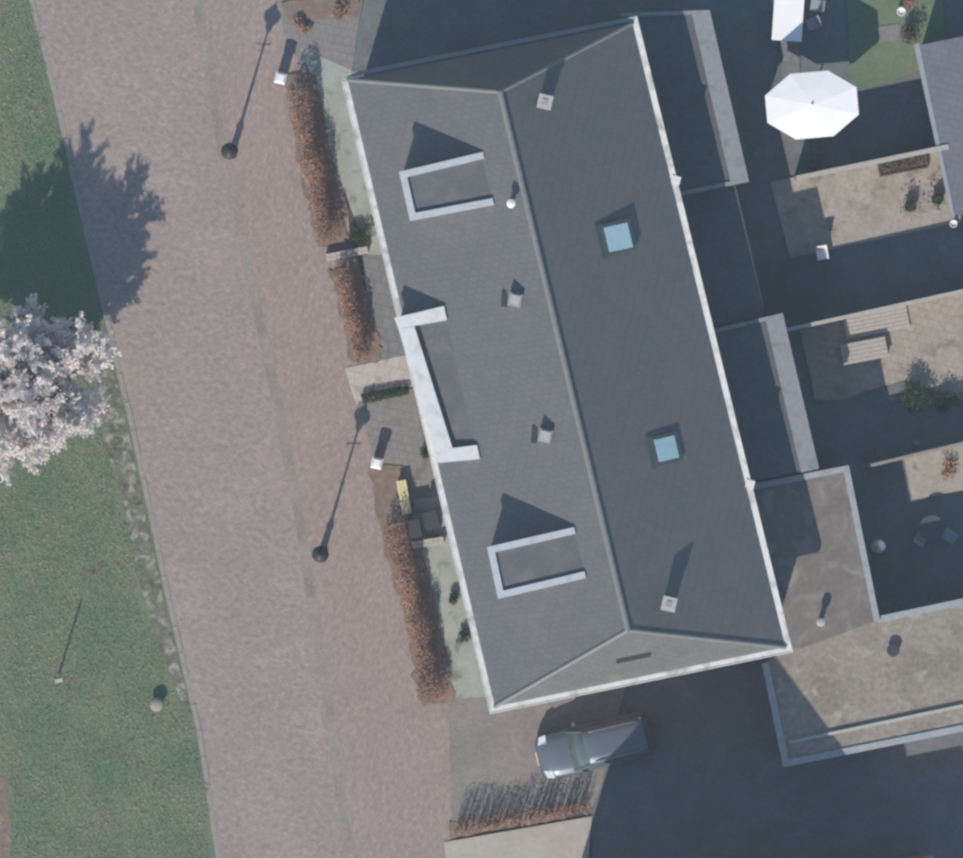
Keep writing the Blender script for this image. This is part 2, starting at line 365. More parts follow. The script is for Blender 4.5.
eu = (ev[0]-ev[3]).xy.normalized(); WN = Vector((-eu.y, eu.x))          # horizontal, up the west slope
if WN.x < 0: WN = -WN
def zw(p):  # height of west slope at plan point
    k = (RN - ev[3]).xy.dot(WN); return ev[3].z + (p.xy - ev[3].xy).dot(WN) * (RN.z-ev[3].z)/k
def ze_(p): # east slope
    e = (ev[2]-ev[1]).xy.normalized(); n = Vector((-e.y, e.x)); n = n if n.x < 0 else -n
    k = (RN - ev[2]).xy.dot(n); return ev[2].z + (p.xy - ev[2].xy).dot(n) * (RN.z-ev[2].z)/k

def onslope(px, py, fz):
    p = W(px, py, 8.5)
    for _ in range(3): p = W(px, py, fz(p))
    p.z = fz(p); return p

def dormer(c):
    """c: px corners NW, NE, SE, SW of the flat roof"""
    zt = onslope((c[1][0]+c[2][0])/2, (c[1][1]+c[2][1])/2, zw).z + .02
    P_ = [W(x, y, zt) for x, y in c]                        # NW NE SE SW
    q = [P_[3], P_[2], P_[1], P_[0]]                         # ccw
    d = MB(); fw = inset(q, .10, 0)
    zf = zw(fw[3])
    top = [Vector((p.x, p.y, zt-.14)) for p in fw]; bot = [Vector((p.x, p.y, min(zw(p)-.08, zt-.3))) for p in fw]
    d.hexa(bot, top); D = d.build('dormer', M['render_wall'], house)
    rq = inset(q, .12, zt-.13); rq[1] = rq[1] + Vector((WN.x,WN.y,0))*.42; rq[2] = rq[2] + Vector((WN.x,WN.y,0))*.42
    m_ = MB(); m_.hexa([p for p in rq], [Vector((p.x,p.y,zt-.06)) for p in rq]); m_.build('flat_roof', M['felt'], D)
    # white edge on three sides (north, front, south), open uphill
    inn = inset(q, .26, zt); inn2 = inset(q, .24, zt)
    def edge(a, b, ia, ib):
        m = MB(); m.hexa([Vector((p.x,p.y,zt-.24)) for p in (a,b,ib,ia)], [Vector((p.x,p.y,zt+.07)) for p in (a,b,ib,ia)]); m.build('edge_trim', M['trim'], D)
    # q order: SW, SE, NE, NW
    edge(q[0], q[1], inn[0], Vector((q[1].x, q[1].y, 0)) + (q[2]-q[1]).normalized()*.26)   # south
    edge(q[3], q[0], inn[3], inn[0])                                                          # front
    edge(q[2], q[3], Vector((q[2].x, q[2].y, 0)) + (q[1]-q[2]).normalized()*.26, inn[3])      # north
    # front window with two casements
    a, b = fw[3], fw[0]; e = (b-a).normalized(); n = Vector((e.y, -e.x, 0)); n = n if n.x < 0 else -n
    L = (b-a).xy.length
    for k in range(2):
        p0 = a + e*(L*(.08+.44*k)); p1 = a + e*(L*(.48+.44*k))
        def quad(off0, off1, s, z0, z1, nm, mt, par):
            pp0, pp1 = p0 + e*s, p1 - e*s; m = MB()
            f = [Vector((p.x,p.y,0)) + n*o for p, o in ((pp0,off1),(pp1,off1),(pp1,off0),(pp0,off0))]
            m.hexa([v+Vector((0,0,z0)) for v in f], [v+Vector((0,0,z1)) for v in f]); return m.build(nm, mt, par)
        w_ = quad(0, .05, 0, zf+.25, zt-.3, 'window_frame', M['white_paint'], D)
        quad(.05, .06, .07, zf+.33, zt-.38, 'pane', M['glass'], D)
    return D
dormer([(399,172),(483,152),(494,205),(410,221)])
dormer([(487,547),(574,527),(586,578),(498,599)])

# middle wall dormer: white coping on front and two arms
def wall_dormer():
    zt = ZE + 1.12
    c = [(398,316),(446,305),(480,446),(438,463)]          # NW NE SE SW
    P_ = [W(x, y, zt) for x, y in c]; q = [P_[3], P_[2], P_[1], P_[0]]
    b = inset(q, .06, 0); m = MB()
    m.hexa([Vector((p.x,p.y,max(ZE-.3, min(zw(p)-.06, zt-.5)))) for p in b], [Vector((p.x,p.y,zt-.34)) for p in b])
    D = m.build('wall_dormer', M['render_wall'], house)
    m = MB(); f = inset(q, .2, 0); f[1] = f[1] + Vector((WN.x,WN.y,0))*.5; f[2] = f[2] + Vector((WN.x,WN.y,0))*.5
    m.hexa([Vector((p.x,p.y,zt-.4)) for p in f], [Vector((f[0].x,f[0].y,zt-.27)), Vector((f[1].x,f[1].y,zt-.10)), Vector((f[2].x,f[2].y,zt-.10)), Vector((f[3].x,f[3].y,zt-.27))])
    m.build('flat_roof', M['felt'], D)
    def slab(pts):
        m = MB(); pts = [W(x, y, zt) for x, y in pts]
        m.hexa([Vector((p.x,p.y,zt-.36)) for p in pts], [Vector((p.x,p.y,zt+.04)) for p in pts]); m.build('coping', M['white'], D)
    slab([(398,317),(399,330),(430,449.5),(439.5,464),(452,446),(415,331)][:0] or [(398.5,329),(438,463),(452.5,448),(414.5,326.5)])   # front
    slab([(394,318),(398.5,329),(447,320),(444,306)])                                                   # north arm
    slab([(438,463),(480,459),(477,445),(452.5,448)])                                                   # south arm
wall_dormer()

# roof windows on the east slope
def skylight(px, py, s, lift):
    p = onslope(px, py, ze_)
    e = Vector((eu.x, eu.y, 0)); dn = Vector((WN.x, WN.y, -SLOPE)).normalized(); nn = e.cross(dn).normalized()
    if nn.z < 0: nn = -nn
    h = s/2
    m = MB()
    def ring(s_, z, tilt=0.0): return [p + e*(a*s_) + dn*(b*s_*1.05) + nn*(z + tilt*(b+1)/2) for a, b in ((-1,-1),(1,-1),(1,1),(-1,1))]
    def order(r): 
        n = (r[1]-r[0]).cross(r[2]-r[1]); return r if n.z > 0 else r[::-1]
    m.hexa(order(ring(h+.05, -.05)), order(ring(h+.03, .10, lift)))
    F = m.build('skylight', M['darkframe'], house)
    m = MB(); m.hexa(order(ring(h-.09, .08, lift)), order(ring(h-.10, .125, lift))); m.build('pane', M['skyglass'], F)
    m = MB(); b0 = p - dn*(h*1.05+.10) ; m.hexa(order([b0 + e*x*(h+.1) + dn*y*.1 for x, y in ((-1,-1),(1,-1),(1,1),(-1,1))]), order([b0 + e*x*(h+.1) + dn*y*.1 + nn*.06 for x, y in ((-1,-1),(1,-1),(1,1),(-1,1))]))
    m.build('flashing', M['darkframe'], F)
skylight(616, 238, 1.15, .12); skylight(665, 449, 1.05, .02)

# chimney stubs and vents
def stub(px, py, fz, s, h, mt, cap=None, rz=HA):
    z0 = fz(onslope(px, py, fz)); p = onslope(px, py, fz); p = W(px, py, p.z + h); p.z = 0; zb = fz(p)
    m = MB(); m.box((p.x, p.y, zb-.3), s, s, h+.3, -rz); o = m.build('roof_vent', mt, house)
    m = MB(); m.box((p.x, p.y, zb+h), s*1.18, s*1.18, .07, -rz); m.build('cap', cap or mt, o)
    m = MB(); m.box((p.x, p.y, zb+h+.07), s*.5, s*.5, .03, -rz); m.build('flue_rim', M['lead'], o)
stub(545, 102, ze_, .46, .62, M['lead'], M['concrete']); stub(669, 604, ze_, .46, .62, M['lead'], M['concrete'])
def cowl(px, py):
    p = onslope(px, py, zw); m = MB(); 
    m.box((p.x, p.y, p.z-.25), .50, .50, .72, -HA); o = m.build('vent_hood', M['lead'], house)
    q = p + Vector((-.40,.05,0)); m = MB(); m.box((q.x, q.y, zw(q)-.05), .22, .62, .13, -HA+.15); m.build('side_louvre', M['darkvent'], o)
    m = MB(); m.box((p.x, p.y, p.z+.47), .36, .36, .05, -HA); m.build('cap', M['concrete'], o)
cowl(515, 300); cowl(545, 436)
# slim flue at the ridge, and a slot vent in the south hip
p = onslope(511, 204, zw); m = MB(); m.lathe((p.x,p.y,p.z-.2), [(.10,0),(.10,.75),(.17,.77),(.17,.95),(.05,1.0)], 12); fl = m.build('flue_pipe', M['white_paint'], house)
def zs(p):
    e = (ev[1]-ev[0]).xy.normalized(); n = Vector((-e.y, e.x)); k = (RS-ev[0]).xy.dot(n)
    return ev[0].z + (p.xy-ev[0].xy).dot(n)*(RS.z-ev[0].z)/k
p = onslope(633, 657, zs); m = MB(); m.box((p.x,p.y,p.z-.3), 1.3, .24, .42, R(12)); m.build('slot_vent', M['darkvent'], house)
for px, py in ((676,180),(750,484)):
    p = W(px, py, ZE); m = MB(); m.box((p.x,p.y,ZE-.12), .34, .30, .17, -HA); m.build('hopper', M['gutter'], house)
# facade windows and doors
def facade(a, b, n, door_at, par, zs_=((.9,2.3),(3.7,5.1))):
    d = (b-a); L = d.xy.length; e = Vector((d.x,d.y,0)).normalized(); o = Vector((e.y,-e.x,0))
    for fl_, (z0, z1) in enumerate(zs_):
        for k in range(n):
            c = Vector((a.x,a.y,0)) + e*(L*(k+.5)/n); isd = fl_ == 0 and k in door_at
            w = .5 if isd else .75; za = .02 if isd else z0; m = MB()
            f = [c - e*w + o*.06, c + e*w + o*.06, c + e*w - o*.04, c - e*w - o*.04]
            f = f if (f[1]-f[0]).cross(f[2]-f[1]).z > 0 else f[::-1]
            m.hexa([v+Vector((0,0,za)) for v in f], [v+Vector((0,0,z1)) for v in f])
            F = m.build('door' if isd else 'window', M['white_paint'] if not isd else M['wood_brown'], par)
            m = MB(); w2 = w-.09; zz = 1.3 if isd else za+.09
            f = [c - e*w2 + o*.075, c + e*w2 + o*.075, c + e*w2 + o*.05, c - e*w2 + o*.05]
            f = f if (f[1]-f[0]).cross(f[2]-f[1]).z > 0 else f[::-1]
            m.hexa([v+Vector((0,0,zz)) for v in f], [v+Vector((0,0,z1-.09)) for v in f]); m.build('pane', M['glass'], F)
facade(wallq[3], wallq[0], 8, (1,4,6), house)
facade(wallq[0], wallq[1], 3, (), house)
facade(wallq[1], wallq[2], 8, (), house, ((4.2,5.4),))

# ---------------------------------------------------------------- flat roofed rear extensions and garages
def flatblock(name, label, pts, z, mt_roof, mt_trim, sides, tw_=.16, cat='extension', wide=None):
    cx = sum(p[0] for p in pts)/len(pts); cy = sum(p[1] for p in pts)/len(pts)
    T = thing(name, label, cat, W(cx, cy, 0))
    m = MB(); m.prism([(lerp(x,cx,.02), lerp(y,cy,.02)) for x, y in pts], 0, z-.06); m.build('wall', M['brick_wall'], T)
    m = MB(); m.prism(pts, z-.14, z); m.build('flat_roof', mt_roof, T)
    for i in sides:
        tw = .66 if i == wide else tw_  # the wide side is painted pale as the sunlit roof beyond the house shadow
        a, b = pts[i], pts[(i+1)%len(pts)]; A, B = W(*a, z), W(*b, z); d = (B-A).normalized(); n = Vector((-d.y,d.x,0))
        cen = W(cx,cy,z)
        if n.dot(cen-A) < 0: n = -n
        o_ = .03 + .004*sides.index(i); q = [A - d*o_*.8 - n*o_, B + d*o_*.8 - n*o_, B + d*o_*.8 + n*tw, A - d*o_*.8 + n*tw]
        if (q[1]-q[0]).cross(q[2]-q[1]).z < 0: q = q[::-1]
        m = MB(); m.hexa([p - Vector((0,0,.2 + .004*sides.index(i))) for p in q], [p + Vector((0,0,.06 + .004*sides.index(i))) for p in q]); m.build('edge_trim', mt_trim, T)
    return T
X1 = flatblock('rear_extension', 'dark flat roof extension with painted sunlit edge strip beside the white parasol', [(622,14),(709,11),(748,181),(660,199)], 3.7, M['flat'], M['edge_and_sun_strip'], (0,1,2), .12, wide=1)
X2 = flatblock('rear_extension', 'narrow fully shaded flat roof extension between the two sunlit-edged ones', [(662,200),(735,184),(766,316),(692,332)], 3.3, M['flat'], M['darkframe'], (), .12)
X3 = flatblock('rear_extension', 'dark flat roof extension with painted sunlit edge strip behind the sandy terrace', [(694,334),(782,314),(818,468),(732,486)], 3.7, M['flat'], M['edge_and_sun_strip'], (0,1), .12, wide=1)
X4 = flatblock('rear_extension', 'brown felt flat roof link joining the house and the gravel garage roof', [(734,488),(848,466),(879,620),(802,648),(768,650)], 3.3, M['flat_brown'], M['zinc'], (0,1), .2)
GR = flatblock('garage_block', 'gravel covered flat garage roof with pale zinc edge', [(763,664),(800,640),(878,617),(1015,588),(1055,712),(784,766)], 3.2, M['roof_gravel'], M['zinc'], (2,4,5), .22, 'garage')
p0, p1 = W(790,745,3.2), W(1050,690,3.2)
m = MB(); d = (p1-p0).normalized(); n = Vector((-d.y,d.x,0)); q = [p0+n*.05, p1+n*.05, p1+n*.17, p0+n*.17]; m.hexa([v-Vector((0,0,.05)) for v in q],[v+Vector((0,0,.14)) for v in q]); m.build('roof_upstand', M['concrete'], GR)
def pipe(px, py, z, par, h=.35, r=.13, mt='concrete'):
    p = W(px, py, z); m = MB(); m.lathe((p.x,p.y,z-.02), [(r*.8,0),(r*.8,h*.7),(r*1.25,h*.72),(r*1.25,h*.95),(r*.4,h)], 12); m.build('vent_pipe', M[mt], par)
pipe(820, 622, 3.3, X4, .8); pipe(893, 650, 3.2, GR, .3, .2, 'darkvent')
m = MB(); p = W(862,590,3.3)

# low shed beside the lawn
sh = thing('garden_shed', 'blue grey boarded shed roof beside the small lawn', 'shed', W(945,120,0))
m = MB(); m.prism([(922,50),(1010,32),(1042,192),(956,210)], 0, 1.9); m.build('wall', M['wood_brown'], sh)
m = MB(); q = [W(952,216,2.15), W(1050,196,2.45), W(1013,26,2.45), W(917,46,2.15)]
m.hexa([v-Vector((0,0,.12)) for v in q], q); m.build('roof', M['shed'], sh)
m = MB(); q = [W(952,219,2.17), W(955,217,2.17), W(919,43,2.17), W(914,45,2.17)]; m.hexa([v-Vector((0,0,.2)) for v in q], [v+Vector((0,0,.01)) for v in q]); m.build('gutter', M['plastic_grey'], sh)

# neighbour's gabled house south of the drive (stands outside the picture; its shadow falls on the drive)
F_ = thing('gabled_house', 'tall gabled brick house south of the driveway', 'house', W(690,1060,0))
ax = Vector((.974,.226,0)).normalized(); ay = Vector((-.226,.974,0)).normalized()
g0 = W(562,925,0); wf = (W(812,875,0)-g0).length; lf = 11.0; zf, za = 6.5, 10.6
m = MB(); b = [g0 - ay*lf, g0 - ay*lf + ax*wf, g0 + ax*wf, g0]; Z = Vector((0,0,1))
n0 = len(m.v); m.v += b + [v + Z*zf for v in b] + [b[0] + ax*wf/2 + Z*za, b[3] + ax*wf/2 + Z*za]
m.f += [(3,2,1,0),(0,1,5,8,4),(1,2,6,5),(2,3,7,9,6),(3,0,4,7),(4,8,9,7),(8,5,6,9)]; m.build('wall', M['brick_wall'], F_)
for s in (0, 1):
    e0 = b[0] if s == 0 else b[1]; e1 = b[3] if s == 0 else b[2]; out = -ax if s == 0 else ax; pit = (za-zf)/(wf/2)
    lo = [e0 + out*.3 + Z*(zf-.3*pit+.1), e1 + out*.3 + Z*(zf-.3*pit+.1)]; hi = [b[3] + ax*wf/2 + Z*(za+.1), b[0] + ax*wf/2 + Z*(za+.1)]
    q = lo + hi; m = MB(); q = q if (q[1]-q[0]).cross(q[2]-q[1]).z > 0 else q[::-1]
    m.hexa([v - Z*.1 for v in q], q); m.build('roof_slope', M['tile_we'], F_)
facade(b[0], b[3], 4, (1,), F_)
AN = thing('lean_to', 'low flat roofed lean-to beside the gabled house', 'extension', W(880,950,0))
m = MB(); q = [W(815,1000), W(960,970), W(927,852), W(790,880)]; q = [W(830,985), W(960,960), W(930,853), W(816,876)]
m.hexa(q, [v + Z*3.05 for v in q]); m.build('wall', M['brick_wall'], AN)
m = MB(); m.hexa([v + Z*3.06 for v in q], [v + Z*3.12 for v in q]); m.build('flat_roof', M['flat'], AN)

# ---------------------------------------------------------------- fences
def board_fence(label, a, b, h, bw, mt, mt_cap, capw, name='board_fence', gap=.012, group=None, z0=.0):
    A, B = W(*a), W(*b); d = B - A; L = d.length; an = math.atan2(d.y, d.x); T = thing(name, label, 'fence', A, group)
    n = int(L/(bw+gap)); m = MB(); m.box((0,0,.03), bw, .022, h-.03); bo = m.build('board', mt); bo.parent = T
    for k in range(n):
        p = d*((k+.5)/n) + Vector((0, 0, random.uniform(-.015,.015)))
        if k == 0: bo.location = p; bo.rotation_euler = (0,0,an)
        else: piece(bo, T, p, an + random.uniform(-.03,.03))
    np_ = max(2, round(L/1.8)+1); m = MB(); m.box((0,0,0), .11, .11, h+.04); po = m.build('post', mt); po.parent = T
    nn = Vector((-d.y, d.x, 0)).normalized()*.07
    for k in range(np_):
        p = d*(k/(np_-1)) + nn
        if k == 0: po.location = p; po.rotation_euler = (0,0,an)
        else: piece(po, T, p, an)
    if capw:
        m = MB(); c = A + d*.5; m.box((c.x+nn.x*.3, c.y+nn.y*.3, h+.045), L+.1, capw, .035, an); m.build('cap_rail', mt_cap, T)
    return T
board_fence('pale capped board fence between the white parasol and the slab terrace', (796,180), (945,149), 2.15, .145, M['wood'], M['wood_pale'], .19)
board_fence('weathered board fence between the slab terrace and the sandy terrace', (772,334), (985,287), 2.2, .145, M['wood'], M['wood_pale'], .15)
board_fence('board fence behind the small back terrace with red leaves', (868,466), (1010,432), 1.9, .145, M['wood'], M['wood'], .12)

# ---------------------------------------------------------------- foliage helpers
def leaf_cloud(name, mt, parent, pts, size, flat=.0, rnd=random):
    m = MB()
    for p in pts:
        s = size*rnd.uniform(.6,1.35); a = Vector((rnd.gauss(0,1), rnd.gauss(0,1), rnd.gauss(0,1))).normalized()
        a.z *= (1-flat); b = a.orthogonal().normalized(); b = (Matrix.Rotation(rnd.uniform(0,6.28), 3, a) @ b) if a.length > 0 else b
        c = a.normalized().cross(b)
        m.poly([p - b*s*.5, p + c*s*.38, p + b*s*.5, p - c*s*.38])
    return m.build(name, mt, parent)

def hedge(label, line, width, h, name='hedge', leaf='hedge_leaf', dens=1700, size=.055, cat='hedge', group=None, stems=16):
    P_ = [W(*p) for p in line]; T = thing(name, label, cat, sum(P_, Vector())/len(P_), group); pts = []; tw = MB()
    for i in range(len(P_)-1):
        a, b = P_[i], P_[i+1]; d = b-a; L = d.length; n = Vector((-d.y, d.x, 0)).normalized()
        for k in range(int(L*dens)):
            t = random.random(); u = random.uniform(-1,1); z = random.random()**.6
            ww = width/2*(1 + .18*math.sin(t*L*2.3 + i) + .12*math.sin(t*L*5.1)); hh = h*(1 + .10*math.sin(t*L*1.7+1) + random.uniform(-.06,.1))
            prof = 1 - .35*max(0, z-.6)/.4
            pts.append(a + d*t + n*(u*ww*prof) + Vector((0,0,.03+z*hh*(1-.18*u*u))))
        for k in range(int(L*stems)):
            t = random.random(); p = a + d*t + n*random.uniform(-.25,.25)*width
            q = p + Vector((random.uniform(-.2,.2), random.uniform(-.2,.2), h*random.uniform(.8,1.12)))
            tw.tube([p, (p+q)/2 + Vector((random.uniform(-.06,.06), random.uniform(-.06,.06), 0)), q], [.014,.010,.004], 4, False)
    tw.build('stems', M['twig'], T); leaf_cloud('foliage', M[leaf], T, pts, size)
    return T
def jag(poly, step=5, amp=2.2):
    rj = random.Random(3); out = []
    for (x0,y0),(x1,y1) in zip(poly, poly[1:]+poly[:1]):
        n = max(1, int(math.hypot(x1-x0, y1-y0)/step))
        for q in range(n): out.append((lerp(x0,x1,q/n)+rj.gauss(0,amp*.6), lerp(y0,y1,q/n)+rj.gauss(0,amp*.6)))
    return out
def litter(name, line, w):
    l = [(x - w*1.0, y) for x, y in line] + [(x + w*1.25, y) for x, y in reversed(line)]
    sheet(name, jag(l), .024, M['litter'])

hedge('thin nearly bare brown hedge along the beige forecourt', [(456,828),(520,817),(586,806)], .6, 1.15, dens=420, stems=45)
sheet('planting_bed', jag([(450,838),(590,814),(589,799),(449,822)]), .026, M['litter'])
litter('planting_bed', [(296,74),(304,105),(309,135),(317,180),(328,235),(331,246)], 15)
litter('planting_bed', [(342,268),(356,320),(365,362)], 14)
litter('planting_bed', [(384,466),(390,500),(397,530),(404,560),(412,590),(420,620),(428,660),(436,704)], 16)
sheet('planting_bed', jag([(280,2),(362,-8),(357,15),(322,20),(292,24)]), .026, M['litter'])
hedge('dry brown hedge running from the white gatepost beside the pale gravel', [(298,90),(312,160),(329,242)], .85, 1.3, dens=2400)
hedge('short dry brown hedge beside the grey slabs and the beige entrance path', [(342,268),(353,316),(362,358)], .7, 1.05, dens=2400)
hedge('long dry brown hedge beside the yellow bench', [(395,524),(403,560),(418,622),(433,700)], .9, 1.3, dens=2400)
hedge('low clipped dark green hedge beside the beige entrance path', [(362,399),(408,390)], .36, .3, leaf='hedge_green', dens=1100, size=.06)

def shrub(label, px, py, r, h, leaf='hedge_green', n=700, size=.08, name='shrub', group=None, cat='shrub'):
    p = W(px, py); T = thing(name, label, cat, p, group); pts = []; tw = MB(); lobes = [(random.uniform(-.5,.5)*r, random.uniform(-.5,.5)*r, random.uniform(.4,.75)*h, random.uniform(.45,.7)*r) for _ in range(6)]
    for k in range(n):
        lx, ly, lz, lr = random.choice(lobes); v = Vector((random.gauss(0,1), random.gauss(0,1), random.gauss(0,1))).normalized()*lr*random.random()**.4
        z = max(.04, lz + v.z*h/r*.5); pts.append(p + Vector((lx+v.x, ly+v.y, z)))
    for lx, ly, lz, lr in lobes: tw.tube([p, p + Vector((lx*.5,ly*.5,lz*.5)), p + Vector((lx,ly,lz))], [.02,.014,.006], 5, False)
    tw.build('stems', M['twig'], T); leaf_cloud('foliage', M[leaf], T, pts, size); return T
shrub('dark green shrub at the corner of the sandy terrace', 918, 396, .85, .9, n=1500)
shrub('rounded green shrub beside the sandy terrace corner shrub', 948, 405, .6, .7, n=900)
shrub('small dry brown shrub on the forecourt near the white gatepost', 303, 26, .38, .4, 'hedge_leaf', 350)
shrub('dry brown shrub on the forecourt against the house shadow', 342, 12, .42, .4, 'hedge_leaf', 400)
shrub('small green shrub against the front wall by the bench', 428, 452, .32, .6, n=350)
shrub('green shrub at the foot of the front wall beside the grey slabs', 358, 238, .5, .55, n=700)
shrub('dark green shrub on the gravel strip under the south dormer', 455, 598, .32, .5, n=350)
shrub('low moss green shrub on the gravel strip near the house corner', 464, 636, .35, .4, n=350)
shrub('red leaved shrub on the small back terrace', 950, 468, .42, .35, 'hedge_leaf', 350)
shrub('bushy dark shrub against the shed beside the lawn', 912, 32, .5, .8, 'twig', 500)

# ---------------------------------------------------------------- blossom tree
def blossom_tree():
    rnd = random.Random(21); base = W(30, 384); T = thing('blossom_tree', 'pale blossoming tree on the lawn by the street', 'tree', base)
    wood = MB(); tips = []
    def branch(p, d, L, r, lev):
        n = 4; pts = [p]; rad = [r]; q = p; dd = d.copy()
        for k in range(n):
            dd = (dd + Vector((rnd.gauss(0,.13), rnd.gauss(0,.13), rnd.gauss(.05,.10)))).normalized(); q = q + dd*(L/n); pts.append(q); rad.append(max(.004, r*(1-.62*(k+1)/n)))
        wood.tube(pts, rad, 6 if lev < 2 else 4, False)
        if lev >= 1:
            for k in range(1, n+1): tips.append((pts[k-1], pts[k], lev))
        if lev < 3:
            m = (7, 6, 5)[lev]
            for k in range(m):
                t = .25 + .75*(k+rnd.random())/m; i = min(n-1, int(t*n)); s = pts[i].lerp(pts[i+1], t*n-i)
                ax_ = dd.orthogonal().normalized(); ax_ = Matrix.Rotation(rnd.uniform(0,6.28), 3, dd) @ ax_
                nd = (Matrix.Rotation(rnd.uniform(R(22),R(52)), 3, ax_) @ dd).normalized(); nd.z = nd.z*.8 + .02
                branch(s, nd.normalized(), L*rnd.uniform(.42,.62), max(.006, rad[i]*.55), lev+1)
    trunk = MB(); fork = base + Vector((.05,.03,1.7)); trunk.tube([base - Vector((0,0,.1)), base + Vector((0,0,.35)), base + Vector((.03,0,1.0)), fork + Vector((0,0,.1))], [.22,.16,.14,.13], 10)
    for k in range(11):
        a = 2*math.pi*k/11 + rnd.uniform(-.2,.2); up = rnd.uniform(.35,1.5); d = Vector((math.cos(a), math.sin(a), up)).normalized()
        branch(fork + Vector((0,0,rnd.uniform(-.2,.1))), d, rnd.uniform(2.25,3.0)*(1 if up > .6 else .95), .075, 0)
    for k in range(6):
        a = 2*math.pi*k/6; branch(fork + Vector((0,0,.05)), Vector((.28*math.cos(a), .28*math.sin(a), 1)).normalized(), rnd.uniform(2.3,2.9), .06, 0)
    pts = []
    for a, b, lev in tips:
        c = b - fork; rr = Vector((c.x, c.y, 0)).length
        k = int((b-a).length*(80 if lev == 3 else 52)) + 2
        for _ in range(k):
            p = a.lerp(b, rnd.random()) + Vector((rnd.gauss(0,.05), rnd.gauss(0,.05), rnd.gauss(0,.05))); pts.append((p, (b-a).normalized()))
    tr = trunk.build('trunk', M['bark'], T, True); wood.build('branches', M['bark'], T, True)
    cr = MB()
    for p, d in pts:
        l = rnd.uniform(.06,.17); w = rnd.uniform(.02,.045); e = (d + Vector((rnd.gauss(0,.3), rnd.gauss(0,.3), rnd.gauss(0,.3)))).normalized()
        s_ = e.cross(Vector((rnd.gauss(0,1), rnd.gauss(0,1), rnd.gauss(0,1)))).normalized()
        cr.poly([p - e*l*.5, p + s_*w, p + e*l*.5, p - s_*w])
    print('petals', len(pts)); cr.build('crown', M['petal'], T)
blossom_tree()

# ---------------------------------------------------------------- grass
def grass():
    rnd = random.Random(5); m = MB(); cnt = 0
    def edge_x(y):
        for (x0,y0),(x1,y1) in zip(EDGE, EDGE[1:]):
            if y0 <= y <= y1: return lerp(x0, x1, (y-y0)/(y1-y0))
        return 0
    while cnt < 75000:
        y = rnd.uniform(-20, 880); x = rnd.uniform(-30, 212); ex = edge_x(y)
        if x > ex + 1 + 3*math.sin(y*.05) + 2.5*math.sin(y*.21) - abs(rnd.gauss(0,4)): continue
        if 330 < y < 690 and ex - 22 + 8*math.sin(y*.06) < x and rnd.random() < .72: continue
        if x < 10 and y > 775 and rnd.random() < .8: continue
        p = W(x, y, .018); a = rnd.uniform(0,6.28); l = rnd.uniform(.04,.10); w = rnd.uniform(.010,.024)
        d = Vector((math.cos(a), math.sin(a), 0)); s = Vector((-d.y, d.x, 0))
        m.poly([p - s*w, p + s*w, p + d*l*.8 + Vector((0,0,l*.7))]); cnt += 1
    o = m.build('grass', M['grass']); o['kind'] = 'stuff'; tag(o, 'short rough green grass beside the brick street', 'grass')
grass()

# ---------------------------------------------------------------- street lamps
def lamp_parts(px, py, label):
    p = W(px, py); T = thing('street_lamp', label, 'street lamp', p, 'lantern posts along the street'); hh = 4.15
    m = MB(); m.lathe(p, [(.20,0),(.20,.12),(.14,.2),(.12,.75),(.15,.8),(.10,.9),(.07,1.0)], 12); m.build('base', M['iron'], T, True)
    m = MB(); m.lathe(p, [(.065,.95),(.055,2.0),(.075,2.05),(.05,2.1),(.042,hh-.62),(.07,hh-.58),(.05,hh-.52)], 10); m.build('post', M['iron'], T, True)
    m = MB(); m.tube([p + Vector((-.28,0,hh-.95)), p + Vector((.28,0,hh-.95))], .02, 6); m.build('ladder_bar', M['iron'], T)
    m = MB(); m.lathe(p, [(.10,hh-.52),(.20,hh-.14)], 6); g = m.build('lantern', M['opal'], T)
    m = MB()
    for k in range(6):
        a = k*math.pi/3; m.tube([p + Vector((.105*math.cos(a), .105*math.sin(a), hh-.52)), p + Vector((.205*math.cos(a), .205*math.sin(a), hh-.14))], .012, 4)
    m.build('cage', M['iron'], g)
    m = MB(); m.lathe(p, [(.32,hh-.15),(.33,hh-.12),(.20,hh-.02),(.10,hh+.04),(.09,hh+.10),(.12,hh+.12),(.04,hh+.20),(.015,hh+.30)], 12); m.build('hood', M['iron'], T)
lamp_parts(232, 154, 'black lantern post on the street by the white gatepost hedge')
lamp_parts(322, 553, 'black lantern post on the street by the yellow bench hedge')

# gate posts with white caps
def gatepost(px, py, label, h=.95):
    p = W(px, py); T = thing('gatepost', label, 'post', p); m = MB(); m.box(p, .36, .36, h, -HA); m.build('pillar', M['brick_wall'], T)
    m = MB(); q = [(-.22,-.22),(.22,-.22),(.22,.22),(-.22,.22)]; mm = Matrix.Rotation(-HA,3,'Z'); f = [p + mm @ Vector((x,y,h)) for x, y in q]; t = [p + mm @ Vector((x*.6,y*.6,h+.12)) for x, y in q]; m.hexa(f, t); m.build('cap', M['white_paint'], T)
gatepost(281, 79, 'brick gatepost with white cap at the forecourt end of the hedge')
gatepost(377, 463, 'brick gatepost with white cap near the yellow bench', .85)
p = W(157,704); T = thing('bollard', 'pale round concrete bollard on the lawn by the street', 'bollard', p)
m = MB(); m.lathe(p, [(.20,0),(.20,.3)], 14); m.build('stem', M['kerb'], T, False)
m = MB(); m.lathe(p, [(.26,.3),(.28,.36),(.22,.44),(.06,.48)], 16); m.build('head', M['kerb'], T, True)
p = W(59,674); T = thing('stake', 'thin wooden stake with pale foot standing in the lawn', 'post', p)
m = MB(); m.tube([p, p+Vector((.03,.02,2.2))], [.04,.035], 8); m.build('pole', M['wood'], T)
m = MB(); m.box((p.x,p.y-.25,0), .3, .16, .06, .2); m.build('foot_plate', M['concrete'], T)

